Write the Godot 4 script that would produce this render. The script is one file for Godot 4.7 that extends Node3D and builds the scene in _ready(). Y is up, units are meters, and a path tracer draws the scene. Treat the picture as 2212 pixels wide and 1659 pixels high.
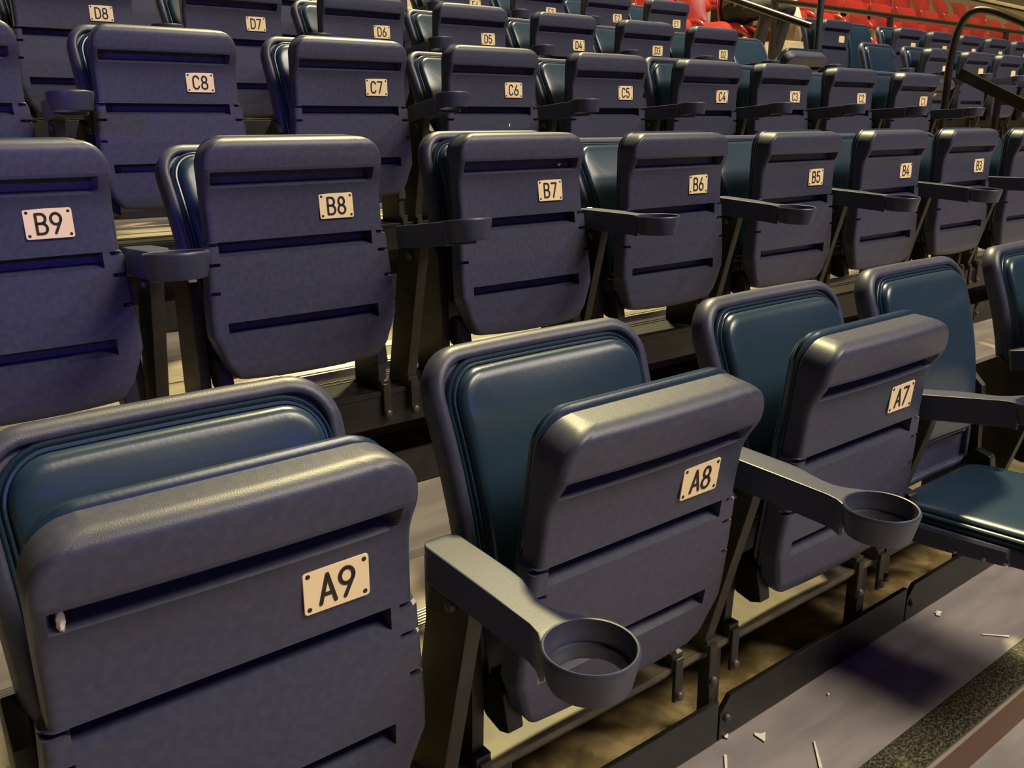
extends Node3D
# Arena seating photographed from the front row. World: x runs along the rows, y up, -z up the stand.
# The photograph is 2212 x 1659; focal length 1850 pixels of it.

var M := {}
var mesh_of := {}          # shared meshes of the repeated things
var taken := {}
var by_id := {}
var rng := RandomNumberGenerator.new()

const ROW_Y := [0.0, 0.3096, 0.600, 0.871, 1.155, 1.44]
const ROW_Z := [0.0, 0.8704, 1.748, 2.6256, 3.5032, 4.38]
const ROW_X := [0.2350, 0.1940, 0.2097, 0.1856, 0.1856]
const PITCH := 0.55
const BEAM_Y := 0.275
const BEAM_Z := -0.858
const LETTERS := "ABCDE"

# ------------------------------------------------------------------ mesh helpers
class Soup:
	var v := PackedVector3Array()
	var col := PackedColorArray()
	var tint := Color.WHITE
	func tri(a: Vector3, b: Vector3, c: Vector3) -> void:
		v.append(a); v.append(b); v.append(c)
	func quad(a: Vector3, b: Vector3, c: Vector3, d: Vector3) -> void:
		tri(a, b, c); tri(a, c, d)
	func loft(rings: Array, cap0 := true, cap1 := true, closed := true) -> void:
		for i in rings.size() - 1:
			var p: PackedVector3Array = rings[i]
			var q: PackedVector3Array = rings[i + 1]
			var n := p.size()
			for j in (n if closed else n - 1):
				var k := (j + 1) % n
				quad(p[j], p[k], q[k], q[j])
		if cap0: fan(rings[0], true)
		if cap1: fan(rings[rings.size() - 1], false)
	func fan(p: PackedVector3Array, back: bool) -> void:
		var c := Vector3.ZERO
		for q in p: c += q
		c /= p.size()
		for j in p.size():
			var k := (j + 1) % p.size()
			if back: tri(c, p[k], p[j])
			else: tri(c, p[j], p[k])
	# outline (counter-clockwise) pushed along w from lo to hi, edges bevelled
	func prism(outline: PackedVector2Array, f: Transform3D, lo: float, hi: float, bevel := 0.0) -> void:
		var steps := [[0.0, lo], [0.0, hi]]
		if bevel > 0.0:
			steps = [[bevel, lo], [bevel * 0.3, lo + bevel * 0.3], [0.0, lo + bevel], [0.0, hi - bevel], [bevel * 0.3, hi - bevel * 0.3], [bevel, hi]]
		var rings := []
		for s in steps:
			var o := Soup.inset(outline, s[0])
			var r := PackedVector3Array()
			for p in o: r.append(f * Vector3(p.x, p.y, s[1]))
			rings.append(r)
		loft(rings, false, false)
		var flat := Soup.inset(outline, bevel)
		var ids := Geometry2D.triangulate_polygon(flat)
		var first: PackedVector3Array = rings[0]
		var last: PackedVector3Array = rings[rings.size() - 1]
		for i in range(0, ids.size(), 3):
			var a := ids[i]; var b := ids[i + 1]; var c := ids[i + 2]
			if (flat[b] - flat[a]).cross(flat[c] - flat[a]) < 0.0:
				var s := b; b = c; c = s
			tri(last[a], last[b], last[c]); tri(first[a], first[c], first[b])
	func box(c: Vector3, s: Vector3, bevel := 0.002, f := Transform3D.IDENTITY) -> void:
		var o := PackedVector2Array([Vector2(-s.x, -s.y) / 2, Vector2(s.x, -s.y) / 2, Vector2(s.x, s.y) / 2, Vector2(-s.x, s.y) / 2])
		prism(o, f * Transform3D(Basis.IDENTITY, c), -s.z / 2, s.z / 2, minf(bevel, minf(s.x, minf(s.y, s.z)) * 0.45))
	func lathe(profile: PackedVector2Array, f: Transform3D, n := 32, closed := false) -> void:
		var rings := []
		for p in profile:
			var r := PackedVector3Array()
			for j in n:
				var a := -TAU * j / n
				r.append(f * Vector3(p.x * cos(a), p.y, p.x * sin(a)))
			rings.append(r)
		if closed: rings.append(rings[0])
		loft(rings, not closed, not closed)
	func tube(path: PackedVector3Array, radius: float, n := 12) -> void:
		var rings := []
		var side := Vector3.ZERO
		for i in path.size():
			var t := (path[mini(i + 1, path.size() - 1)] - path[maxi(i - 1, 0)]).normalized()
			if side == Vector3.ZERO:
				side = t.cross(Vector3(0.31, 0.2, 0.93)).normalized()
			side = (side - t * side.dot(t)).normalized()
			var up := t.cross(side)
			var r := PackedVector3Array()
			for j in n:
				var a := TAU * j / n
				r.append(path[i] + (side * cos(a) + up * sin(a)) * radius)
			rings.append(r)
		loft(rings)
	static func inset(o: PackedVector2Array, d: float) -> PackedVector2Array:
		if d == 0.0: return o
		var n := o.size()
		var out := PackedVector2Array()
		for i in n:
			var e0 := (o[i] - o[(i + n - 1) % n]).normalized()
			var e1 := (o[(i + 1) % n] - o[i]).normalized()
			var n0 := Vector2(-e0.y, e0.x)
			var n1 := Vector2(-e1.y, e1.x)
			var m := (n0 + n1)
			out.append(o[i] + m / maxf(0.35, (1.0 + n0.dot(n1))) * d)
		return out
	# normals are shared across edges that bend less than the angle
	func commit(angle := 38.0) -> ArrayMesh:
		var count := v.size() / 3
		var fn := PackedVector3Array(); fn.resize(count)
		var at := {}
		var keys := []; keys.resize(v.size())
		for t in count:
			fn[t] = (v[t * 3 + 1] - v[t * 3]).cross(v[t * 3 + 2] - v[t * 3])
			for k in 3:
				var key := Vector3i((v[t * 3 + k] * 50000.0).round())
				keys[t * 3 + k] = key
				if at.has(key): at[key].append(t)
				else: at[key] = [t]
		var unit := PackedVector3Array(); unit.resize(count)
		for t in count: unit[t] = fn[t].normalized()
		var limit := cos(deg_to_rad(angle))
		var vs := PackedVector3Array(); var ns := PackedVector3Array(); var cs := PackedColorArray()
		for t in count:
			if fn[t].length_squared() < 1e-18: continue
			for k in [0, 2, 1]:
				var s := Vector3.ZERO
				for o in at[keys[t * 3 + k]]:
					if unit[o].dot(unit[t]) >= limit: s += fn[o]
				vs.append(v[t * 3 + k]); ns.append(s.normalized())
				if col.size(): cs.append(col[t])
		var arrays := []; arrays.resize(Mesh.ARRAY_MAX)
		arrays[Mesh.ARRAY_VERTEX] = vs; arrays[Mesh.ARRAY_NORMAL] = ns
		if cs.size(): arrays[Mesh.ARRAY_COLOR] = cs
		var m := ArrayMesh.new()
		m.add_surface_from_arrays(Mesh.PRIMITIVE_TRIANGLES, arrays)
		return m

func fillet(pts: Array, radii: Array, seg := 6) -> PackedVector2Array:
	var out := PackedVector2Array()
	var n := pts.size()
	for i in n:
		var p: Vector2 = pts[i]
		var a: Vector2 = pts[(i + n - 1) % n] - p
		var b: Vector2 = pts[(i + 1) % n] - p
		var r: float = radii[i]
		if r <= 0.0:
			out.append(p); continue
		var half := a.angle_to(b) / 2.0
		var reach := r / absf(tan(half))
		var c := p + (a.normalized() + b.normalized()).normalized() * (r / absf(sin(half)))
		var s := p + a.normalized() * reach - c
		var e := p + b.normalized() * reach - c
		var turn := s.angle_to(e)
		for k in seg + 1: out.append(c + s.rotated(turn * k / seg))
	return out

# ------------------------------------------------------------------ naming
func numbered(called: String) -> String:
	if not taken.has(called):
		taken[called] = 0
		return called
	taken[called] += 1
	return "%s_%03d" % [called, taken[called]]

func part(called: String, mesh: Mesh, mat: Material, parent: Node, at := Transform3D.IDENTITY) -> MeshInstance3D:
	var o := MeshInstance3D.new()
	o.name = called; o.mesh = mesh; o.material_override = mat; o.transform = at
	parent.add_child(o, true)
	return o

func base(called: String, at: Vector3, label := "", category := "", group := "", kind := "") -> Node3D:
	var o := Node3D.new()
	o.name = numbered(called); o.position = at
	add_child(o, true)
	tag(o, label, category, group, kind)
	return o

func tag(o: Node, label := "", category := "", group := "", kind := "") -> void:
	if label: o.set_meta("label", label)
	if category: o.set_meta("category", category)
	if group: o.set_meta("group", group)
	if kind: o.set_meta("kind", kind)

# ------------------------------------------------------------------ materials
func noise_tex(freq: float, normal := false, strength := 4.0, ramp: Gradient = null, size := 512, cell := false, octaves := 4, seed_no := 3) -> NoiseTexture2D:
	var t := NoiseTexture2D.new()
	var f := FastNoiseLite.new()
	f.seed = seed_no
	f.noise_type = FastNoiseLite.TYPE_CELLULAR if cell else FastNoiseLite.TYPE_SIMPLEX_SMOOTH
	f.frequency = freq; f.fractal_octaves = octaves
	t.noise = f; t.width = size; t.height = size; t.seamless = true
	t.as_normal_map = normal; t.bump_strength = strength
	if ramp: t.color_ramp = ramp
	return t

func ramp2(a: Color, b: Color, lo := 0.25, hi := 0.75) -> Gradient:
	var g := Gradient.new()
	g.offsets = PackedFloat32Array([lo, hi]); g.colors = PackedColorArray([a, b])
	return g

func mat(col: Color, rough := 0.6, metal := 0.0) -> StandardMaterial3D:
	var m := StandardMaterial3D.new()
	m.albedo_color = col; m.roughness = rough; m.metallic = metal
	return m

func tri_map(m: StandardMaterial3D, per_metre: float, world := false) -> void:
	m.uv1_triplanar = true; m.uv1_world_triplanar = world
	m.uv1_scale = Vector3.ONE * per_metre

func materials() -> void:
	var pebble := noise_tex(0.12, true, 3.0, null, 512, false, 2)
	# moulded plastic shells: pebbled, slightly scuffed
	M.shell = mat(Color.WHITE, 0.45)
	M.shell.albedo_texture = noise_tex(0.012, false, 1.0, ramp2(Color8(52, 55, 77), Color8(61, 63, 85)), 512, false, 5, 11)
	M.shell.normal_enabled = true; M.shell.normal_texture = pebble; M.shell.normal_scale = 0.22
	tri_map(M.shell, 9.0)
	M.vinyl = mat(Color8(34, 54, 74), 0.30)
	M.vinyl.normal_enabled = true; M.vinyl.normal_texture = noise_tex(0.03, true, 2.0, null, 512, false, 3, 5); M.vinyl.normal_scale = 0.12
	tri_map(M.vinyl, 8.0)
	M.arm = mat(Color8(54, 58, 80), 0.42)
	M.arm.normal_enabled = true; M.arm.normal_texture = pebble; M.arm.normal_scale = 0.1
	tri_map(M.arm, 8.0)
	M.black = mat(Color8(46, 42, 38), 0.5, 0.0)
	M.black.albedo_texture = noise_tex(0.02, false, 1.0, ramp2(Color8(190, 180, 165), Color8(255, 250, 240)), 256, false, 5, 7)
	tri_map(M.black, 3.0)
	M.hub = mat(Color8(18, 17, 18), 0.45)
	M.bolt = mat(Color8(92, 86, 80), 0.5, 0.6)
	M.plate = mat(Color8(252, 228, 182), 0.35)
	M.ink = mat(Color8(38, 30, 26), 0.6)
	M.rivet = mat(Color8(48, 40, 36), 0.5, 0.3)
	M.deck = mat(Color.WHITE, 0.42)
	M.deck.albedo_texture = noise_tex(0.006, false, 1.0, ramp2(Color8(150, 140, 128), Color8(172, 162, 148)), 512, false, 6, 21)
	M.deck.uv1_triplanar = true; M.deck.uv1_world_triplanar = true; M.deck.uv1_scale = Vector3(0.5, 1.0, 3.0)
	M.front_deck = mat(Color.WHITE, 0.4)
	M.front_deck.albedo_texture = noise_tex(0.006, false, 1.0, ramp2(Color8(138, 131, 130), Color8(158, 150, 146)), 512, false, 6, 22)
	M.front_deck.uv1_triplanar = true; M.front_deck.uv1_world_triplanar = true; M.front_deck.uv1_scale = Vector3(0.7, 1.0, 3.0)
	M.under = mat(Color.WHITE, 0.6)
	M.under.albedo_texture = noise_tex(0.012, false, 1.0, ramp2(Color8(132, 112, 72), Color8(190, 168, 118), 0.3, 0.7), 512, false, 6, 31)
	tri_map(M.under, 1.5, true)
	M.metal = mat(Color8(200, 192, 178), 0.34, 0.75)
	M.beam = mat(Color.WHITE, 0.5)
	M.beam.albedo_texture = noise_tex(0.01, false, 1.0, ramp2(Color8(70, 62, 48), Color8(98, 88, 66)), 512, false, 6, 23)
	tri_map(M.beam, 2.0, true)
	M.riser = mat(Color.WHITE, 0.4)
	M.riser.albedo_texture = noise_tex(0.01, false, 1.0, ramp2(Color8(20, 19, 19), Color8(31, 29, 28)), 512, false, 6, 24)
	tri_map(M.riser, 2.0, true)
	M.brown = mat(Color8(104, 76, 54), 0.6)
	M.grit = mat(Color.WHITE, 0.55)
	M.grit.albedo_texture = noise_tex(0.03, false, 1.0, ramp2(Color8(40, 40, 28), Color8(124, 112, 78), 0.3, 0.9), 512, false, 5, 25)
	M.grit.normal_enabled = true; M.grit.normal_texture = noise_tex(0.05, true, 8.0, null, 512, false, 4, 26); M.grit.normal_scale = 1.0
	tri_map(M.grit, 5.0, true)
	M.paper = mat(Color8(240, 232, 215), 0.7)
	M.rail = mat(Color8(52, 44, 36), 0.32, 0.2)
	M.red = mat(Color8(158, 46, 42), 0.26)
	M.red.metallic_specular = 0.8
	M.concrete = mat(Color.WHITE, 0.8)
	M.concrete.albedo_texture = noise_tex(0.01, false, 1.0, ramp2(Color8(176, 164, 140), Color8(204, 192, 164)), 512, false, 5, 27)
	tri_map(M.concrete, 0.7, true)
	M.wall = mat(Color8(120, 112, 88), 0.85)
	M.dark = mat(Color8(52, 50, 52), 0.85)

# ------------------------------------------------------------------ the chair
const SEAT_PIVOT := Vector3(0, 0.13, -0.012)
const SEAT_SHIFT := Vector3(0, 0, 0.032)

func lerp_table(tab: Array, t: float) -> float:
	if t <= tab[0][0]: return tab[0][1]
	for i in tab.size() - 1:
		if t <= tab[i + 1][0]:
			return lerpf(tab[i][1], tab[i + 1][1], (t - tab[i][0]) / (tab[i + 1][0] - tab[i][0]))
	return tab[tab.size() - 1][1]

const FRONT := [[-0.024, 0.038], [-0.018, 0.046], [0.0, 0.052], [0.06, 0.057], [0.14, 0.058], [0.29, 0.054], [0.325, 0.0545], [0.342, 0.0575], [0.358, 0.064], [0.372, 0.0712], [0.384, 0.0755], [0.40, 0.0775], [0.424, 0.0778], [0.430, 0.0765], [0.435, 0.0738], [0.439, 0.069], [0.442, 0.063], [0.444, 0.055]]
const SLOTS := [0.379, 0.248, 0.090]
const SLOT_HALF := 0.166
const SLOT_MID := -0.007

func seat_half(t: float) -> float:
	var w := 0.190
	if t < 0.245: w = lerpf(0.205, 0.197, clampf((t - 0.10) / 0.145, 0, 1))
	elif t < 0.25: w = lerpf(0.197, 0.190, (t - 0.245) / 0.005)
	if t > 0.392: w = 0.190 - 0.052 + sqrt(maxf(0.0, 0.052 * 0.052 - (t - 0.392) * (t - 0.392)))
	if t < 0.065: w = lerpf(0.182, 0.205, clampf((t - 0.005) / 0.060, 0, 1))
	if t < 0.005: w = lerpf(0.166, 0.182, clampf((t + 0.018) / 0.023, 0, 1))
	if t < -0.018: w = lerpf(0.156, 0.166, clampf((t + 0.024) / 0.006, 0, 1))
	return w

func seat_front(x: float, t: float, w: float) -> float:
	var n := lerp_table(FRONT, t)
	if absf(x - SLOT_MID) <= SLOT_HALF:
		for s in SLOTS:
			if t < s - 0.0004 and t >= s - 0.029:
				n = minf(n, lerpf(n, lerp_table(FRONT, s) - 0.032, clampf((t - (s - 0.029)) / 0.010, 0, 1)))
	for s in [0.244, 0.205, 0.150]:                 # the short notches in both side edges
		if absf(t - s) < 0.0032 and absf(x) > w - 0.02: n -= 0.012
	var r := 0.011
	var q := clampf(1.0 - (w - absf(x)) / r, 0, 1)
	return n - r * (1.0 - sqrt(1.0 - q * q))

func seat_pan_mesh() -> ArrayMesh:
	var ts := [-0.024, -0.018, -0.01, 0.0, 0.005, 0.02, 0.04, 0.055, 0.065, 0.075, 0.09, 0.10, 0.12, 0.17, 0.225, 0.245, 0.25, 0.29, 0.31, 0.325, 0.334, 0.342, 0.350, 0.358, 0.365, 0.372, 0.384, 0.385, 0.398, 0.406, 0.412, 0.418, 0.424, 0.430, 0.435, 0.439, 0.442, 0.444]
	for s in SLOTS: ts.append_array([s, s - 0.0006, s - 0.010, s - 0.019, s - 0.024, s - 0.029])
	for s in [0.244, 0.205, 0.150]: ts.append_array([s - 0.0036, s - 0.003, s + 0.003, s + 0.0036])
	ts.sort()
	var rows := []
	for t in ts:
		if rows.is_empty() or t - rows[rows.size() - 1] > 0.0003: rows.append(t)
	var xs := []
	for k in 13: xs.append(-0.170 + 0.324 * k / 12.0)
	xs.append_array([-0.1734, -0.1730, 0.1590, 0.1594, -0.1805, 0.170, 0.1805])
	xs.sort()
	var edge := [0.25, 0.5, 0.7, 0.85, 0.95, 1.0]
	var grid := []
	for t in rows:
		var w := seat_half(t)
		var k := minf(1.0, (w - 0.012) / 0.1805)
		var line := []
		for e in range(edge.size() - 1, -1, -1): line.append(-(0.1805 * k + edge[e] * (w - 0.1805 * k)))
		for x in xs: line.append(x * k)
		for e in edge: line.append(0.1805 * k + e * (w - 0.1805 * k))
		var r := PackedVector3Array()
		for x in line:
			var n := seat_front(x, t, w)
			var bow := 0.006 * (1.0 - pow(x / 0.2, 2.0)) * clampf((t - 0.25) / 0.1, 0, 1)
			var sag := 0.013 * (1.0 - pow(x / 0.2, 2.0)) * clampf((0.07 - t) / 0.1, 0, 1)
			r.append(Vector3(x, t - sag, n + bow))
		grid.append(r)
	var s := Soup.new()
	var nx: int = grid[0].size()
	for j in grid.size() - 1:
		for i in nx - 1:
			s.quad(grid[j][i], grid[j][i + 1], grid[j + 1][i + 1], grid[j + 1][i])
	# the sides and the rear
	var loop := PackedVector3Array()
	for i in nx: loop.append(grid[0][i])
	for j in range(1, grid.size()): loop.append(grid[j][nx - 1])
	for i in range(nx - 2, -1, -1): loop.append(grid[grid.size() - 1][i])
	for j in range(grid.size() - 2, 0, -1): loop.append(grid[j][0])
	var mid := PackedVector3Array(); var rear := PackedVector3Array(); var inner := PackedVector3Array()
	for p in loop:
		var nr := 0.010 + 0.010 * clampf(p.y / 0.44, 0, 1)
		mid.append(Vector3(p.x, p.y, nr + 0.006))
		rear.append(Vector3(p.x * 0.975, lerpf(p.y, 0.2, 0.02), nr))
		inner.append(Vector3(p.x * 0.85, lerpf(p.y, 0.2, 0.12), nr))
	s.loft([inner, rear, mid, loop], true, false)
	return s.commit(34)

func rings_of(outline: PackedVector2Array, steps: Array, place: Callable) -> Array:
	var rings := []
	for st in steps:
		var r := PackedVector3Array()
		for p in Soup.inset(outline, st[0]): r.append(place.call(p, st[1]))
		rings.append(r)
	return rings

# an inset that keeps corners round however deep it goes
func rounded_rings(corners: Array, radii: Array, steps: Array, place: Callable, seg := 8) -> Array:
	var rings := []
	for st in steps:
		var poly := Soup.inset(PackedVector2Array(corners), st[0])
		var rr := []
		for r in radii: rr.append(maxf(r - st[0], 0.012))
		var out := PackedVector3Array()
		var o := fillet(Array(poly), rr, seg)
		var n := o.size()
		for i in n:                                   # long sides get points in between so that they can bend
			var a := o[i]; var b := o[(i + 1) % n]
			out.append(place.call(a, st[1]))
			if i % (seg + 1) == seg:
				for k in range(1, 8): out.append(place.call(a.lerp(b, k / 8.0), st[1]))
		rings.append(out)
	return rings

func seat_cushion_mesh() -> ArrayMesh:
	var s := Soup.new()
	var steps := [[0.012, -0.002], [0.004, 0.002], [0.000, 0.006], [0.001, 0.010], [0.006, 0.0125], [0.005, 0.015], [0.003, 0.018], [0.006, 0.0215], [0.011, 0.0225], [0.012, 0.027], [0.018, 0.033], [0.032, 0.0365], [0.06, 0.038], [0.10, 0.039], [0.13, 0.0393], [0.16, 0.0395]]
	var put := func(p: Vector2, d: float) -> Vector3:
		return Vector3(-p.x, p.y + 0.004 * clampf(p.y / 0.44, 0, 1), 0.013 + 0.010 * clampf(p.y / 0.44, 0, 1) - d)
	s.loft(rounded_rings([Vector2(-0.190, -0.015), Vector2(0.190, -0.015), Vector2(0.184, 0.446), Vector2(-0.184, 0.446)], [0.06, 0.06, 0.052, 0.052], steps, put))
	return s.commit(50)

const BACK_REAR := [[0.06, -0.075], [0.2, -0.074], [0.3, -0.078], [0.36, -0.086], [0.42, -0.099], [0.48, -0.116], [0.54, -0.136], [0.62, -0.166]]

func back_place(p: Vector2, n: float) -> Vector3:
	var z := lerp_table(BACK_REAR, p.y)
	var slope := (lerp_table(BACK_REAR, p.y + 0.03) - lerp_table(BACK_REAR, p.y - 0.03)) / 0.06
	var up := Vector2(1.0, -slope).normalized()     # (z, y) of the outward normal is (1, -slope)
	var wrap := 0.010 * pow(p.x / 0.21, 2.0)
	return Vector3(p.x, p.y - up.y * -n * 0.0 + up.y * n, z + up.x * n + wrap)

func back_shell_mesh() -> ArrayMesh:
	var s := Soup.new()
	var steps := [[0.11, 0.004], [0.05, 0.003], [0.014, 0.001], [0.004, 0.004], [0.0, 0.010], [0.0, 0.021], [0.0015, 0.029], [0.005, 0.036], [0.0105, 0.0405], [0.0165, 0.0425], [0.0215, 0.0415], [0.0235, 0.038], [0.0245, 0.030], [0.06, 0.028], [0.11, 0.028]]
	s.loft(rounded_rings([Vector2(-0.190, 0.10), Vector2(0.190, 0.10), Vector2(0.213, 0.594), Vector2(-0.213, 0.594)], [0.03, 0.03, 0.066, 0.066], steps, back_place))
	return s.commit(50)

func back_cushion_mesh() -> ArrayMesh:
	var s := Soup.new()
	var steps := [[0.0, 0.030], [0.0, 0.038], [0.0012, 0.0415], [0.0035, 0.0428], [0.0056, 0.041], [0.0062, 0.0395], [0.0068, 0.042], [0.0086, 0.0455], [0.0112, 0.0455], [0.0124, 0.0435], [0.0132, 0.0475], [0.0155, 0.0530], [0.0195, 0.0570], [0.025, 0.0592], [0.033, 0.0603], [0.05, 0.0605], [0.07, 0.0605], [0.09, 0.0605], [0.11, 0.0605], [0.13, 0.0605], [0.15, 0.0605], [0.165, 0.0605]]
	var pad := func(p: Vector2, n: float) -> Vector3:
		var dome := 0.007 * maxf(0.0, 1.0 - pow(p.x / 0.165, 2.0)) * maxf(0.0, 1.0 - pow((p.y - 0.38) / 0.175, 2.0))
		return back_place(p, n + (dome if n > 0.0603 else 0.0))
	s.loft(rounded_rings([Vector2(-0.172, 0.19), Vector2(0.172, 0.19), Vector2(0.190, 0.571), Vector2(-0.190, 0.571)], [0.03, 0.03, 0.06, 0.06], steps, pad))
	return s.commit(50)

func leg_mesh() -> ArrayMesh:
	var s := Soup.new()
	# profile in (z, y), pushed along x: a plate that rises from the beam to the hinge and on to the back
	var f := Transform3D(Basis(Vector3(0, 0, -1), Vector3(0, 1, 0), Vector3(1, 0, 0)), Vector3.ZERO)
	var o := PackedVector2Array([Vector2(0.014, 0.0), Vector2(0.135, 0.0), Vector2(0.125, 0.30), Vector2(0.060, 0.34), Vector2(0.02, 0.30), Vector2(0.008, 0.12)])
	s.prism(o, f, -0.011, 0.011, 0.003)
	return s.commit()

func foot_mesh() -> ArrayMesh:
	var s := Soup.new()
	s.box(Vector3(0, 0.012, 0.0), Vector3(0.026, 0.024, 0.02), 0.002)
	s.box(Vector3(0, -0.026, 0.012), Vector3(0.020, 0.084, 0.008), 0.002)
	return s.commit()

func bolt_mesh(r: float, h: float) -> ArrayMesh:
	var s := Soup.new()
	s.lathe(PackedVector2Array([Vector2(r, 0), Vector2(r, h * 0.5), Vector2(r * 0.75, h * 0.85), Vector2(r * 0.3, h)]), Transform3D(Basis(Vector3(1, 0, 0), Vector3(0, 0, 1), Vector3(0, -1, 0)), Vector3.ZERO), 12)
	return s.commit(50)

func hinge_mesh() -> ArrayMesh:
	var s := Soup.new()
	var f := Transform3D(Basis(Vector3(0, 0, -1), Vector3(0, 1, 0), Vector3(1, 0, 0)), Vector3.ZERO)
	var o := fillet([Vector2(-0.045, -0.050), Vector2(-0.015, -0.062), Vector2(0.04, -0.05), Vector2(0.05, 0.02), Vector2(0.02, 0.05), Vector2(-0.03, 0.035)], [0.006, 0.01, 0.02, 0.02, 0.02, 0.012], 4)
	for i in o.size(): o[i] *= 0.72
	s.prism(o, f, -0.014, 0.014, 0.003)
	return s.commit()

func plate_mesh() -> ArrayMesh:
	var s := Soup.new()
	s.prism(fillet([Vector2(-0.0382, -0.0255), Vector2(0.0382, -0.0255), Vector2(0.0382, 0.0255), Vector2(-0.0382, 0.0255)], [0.004, 0.004, 0.004, 0.004], 4), Transform3D.IDENTITY, 0.0, 0.0018, 0.0004)
	return s.commit()

# engraved lettering: strokes with round ends, cap height 1
func arc(c: Vector2, rx: float, ry: float, a0: float, a1: float, n := 10) -> PackedVector2Array:
	var o := PackedVector2Array()
	for k in n + 1:
		var a := deg_to_rad(lerpf(a0, a1, float(k) / n))
		o.append(c + Vector2(rx * cos(a), ry * sin(a)))
	return o

func glyph(ch: String) -> Array:
	var V := func(l: Array) -> PackedVector2Array:
		var o := PackedVector2Array()
		for i in range(0, l.size(), 2): o.append(Vector2(l[i], l[i + 1]))
		return o
	match ch:
		"A": return [V.call([0.0, 0.0, 0.29, 1.0, 0.58, 0.0]), V.call([0.10, 0.30, 0.48, 0.30])]
		"B":
			var up: PackedVector2Array = V.call([0.0, 0.52, 0.0, 1.0, 0.26, 1.0]); up.append_array(arc(Vector2(0.26, 0.76), 0.24, 0.24, 90, -90)); up.append(Vector2(0, 0.52))
			var dn: PackedVector2Array = V.call([0.0, 0.52, 0.28, 0.52]); dn.append_array(arc(Vector2(0.28, 0.26), 0.26, 0.26, 90, -90)); dn.append_array(V.call([0, 0, 0, 0.52]))
			return [up, dn]
		"C": return [arc(Vector2(0.27, 0.70), 0.27, 0.30, 20, 180) + arc(Vector2(0.27, 0.30), 0.27, 0.30, 180, 340)]
		"D":
			var d: PackedVector2Array = V.call([0.0, 0.0, 0.0, 1.0, 0.22, 1.0]); d.append_array(arc(Vector2(0.22, 0.66), 0.32, 0.34, 90, 0)); d.append_array(arc(Vector2(0.22, 0.34), 0.32, 0.34, 0, -90)); d.append(Vector2(0, 0))
			return [d]
		"E": return [V.call([0.48, 1.0, 0.0, 1.0, 0.0, 0.0, 0.48, 0.0]), V.call([0.0, 0.52, 0.40, 0.52])]
		"1": return [V.call([0.05, 0.78, 0.28, 1.0, 0.28, 0.0])]
		"2":
			var t := arc(Vector2(0.26, 0.74), 0.26, 0.26, 170, -25); t.append_array(V.call([0.0, 0.0, 0.54, 0.0]))
			return [t]
		"3": return [arc(Vector2(0.25, 0.76), 0.23, 0.24, 160, -90) + arc(Vector2(0.25, 0.26), 0.27, 0.26, 90, -160)]
		"4": return [V.call([0.36, 1.0, 0.0, 0.26, 0.58, 0.26]), V.call([0.42, 0.56, 0.42, 0.0])]
		"5":
			var f: PackedVector2Array = V.call([0.48, 1.0, 0.06, 1.0, 0.03, 0.56]); f.append_array(arc(Vector2(0.26, 0.32), 0.27, 0.32, 125, -155))
			return [f]
		"6": return [arc(Vector2(0.27, 0.28), 0.27, 0.28, 0, 360, 18), V.call([0.03, 0.40, 0.36, 1.0])]
		"7": return [V.call([0.0, 1.0, 0.52, 1.0, 0.18, 0.0])]
		"8": return [arc(Vector2(0.27, 0.76), 0.22, 0.24, 0, 360, 18), arc(Vector2(0.27, 0.26), 0.27, 0.26, 0, 360, 18)]
		"9": return [arc(Vector2(0.27, 0.72), 0.27, 0.28, 0, 360, 18), V.call([0.51, 0.60, 0.18, 0.0])]
	return []

func lettering_mesh(text: String) -> ArrayMesh:
	var s := Soup.new()
	var h := 0.0335
	var w := 0.0046
	var total := 1.38 * h * 0.86
	var x0 := -total / 2.0
	for k in text.length():
		for stroke in glyph(text[k]):
			var path := PackedVector2Array()
			for p in stroke: path.append(Vector2(x0 + (p.x + 0.78 * k) * h * 0.86, (p.y - 0.5) * h))
			var d := PackedVector2Array()
			for ribbon in Geometry2D.offset_polyline(path, w / 2.0, Geometry2D.JOIN_ROUND, Geometry2D.END_ROUND):
				if Geometry2D.is_polygon_clockwise(ribbon): continue
				d = ribbon
				s.prism(without_holes(path, w, d), Transform3D.IDENTITY, 0.0, 0.0006, 0.0)
	return s.commit()

# a closed stroke gives an outline with a hole: fall back to a plain ribbon
func without_holes(_path: PackedVector2Array, _w: float, d: PackedVector2Array) -> PackedVector2Array:
	return d

func ribbon_lettering(text: String) -> ArrayMesh:
	var s := Soup.new()
	var h := 0.0335
	var half := 0.0022
	var kx := h * 0.88
	var x0 := -(0.78 + 0.54) * kx / 2.0
	var top := 0.0006
	for k in text.length():
		for stroke in glyph(text[k]):
			var path := PackedVector2Array()
			for p in stroke:
				var q := Vector2(x0 + (p.x + 0.78 * k) * kx, (p.y - 0.5) * h)
				if path.is_empty() or q.distance_to(path[path.size() - 1]) > 0.0002: path.append(q)
			for i in path.size() - 1:
				var t := (path[i + 1] - path[i]).normalized()
				var e := Vector2(-t.y, t.x) * half
				var ring := [path[i] - e, path[i + 1] - e, path[i + 1] + e, path[i] + e]
				var a := []; var b := []
				for q in ring: a.append(Vector3(q.x, q.y, 0)); b.append(Vector3(q.x, q.y, top))
				s.quad(b[0], b[1], b[2], b[3])
				s.quad(a[0], a[1], b[1], b[0]); s.quad(a[2], a[3], b[3], b[2])
			for q in path:                            # round joints and ends
				var disc := PackedVector3Array()
				for j in 10: disc.append(Vector3(q.x + half * cos(TAU * j / 10), q.y + half * sin(TAU * j / 10), top + 0.00002))
				s.fan(disc, false)
	return s.commit(20)

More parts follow.
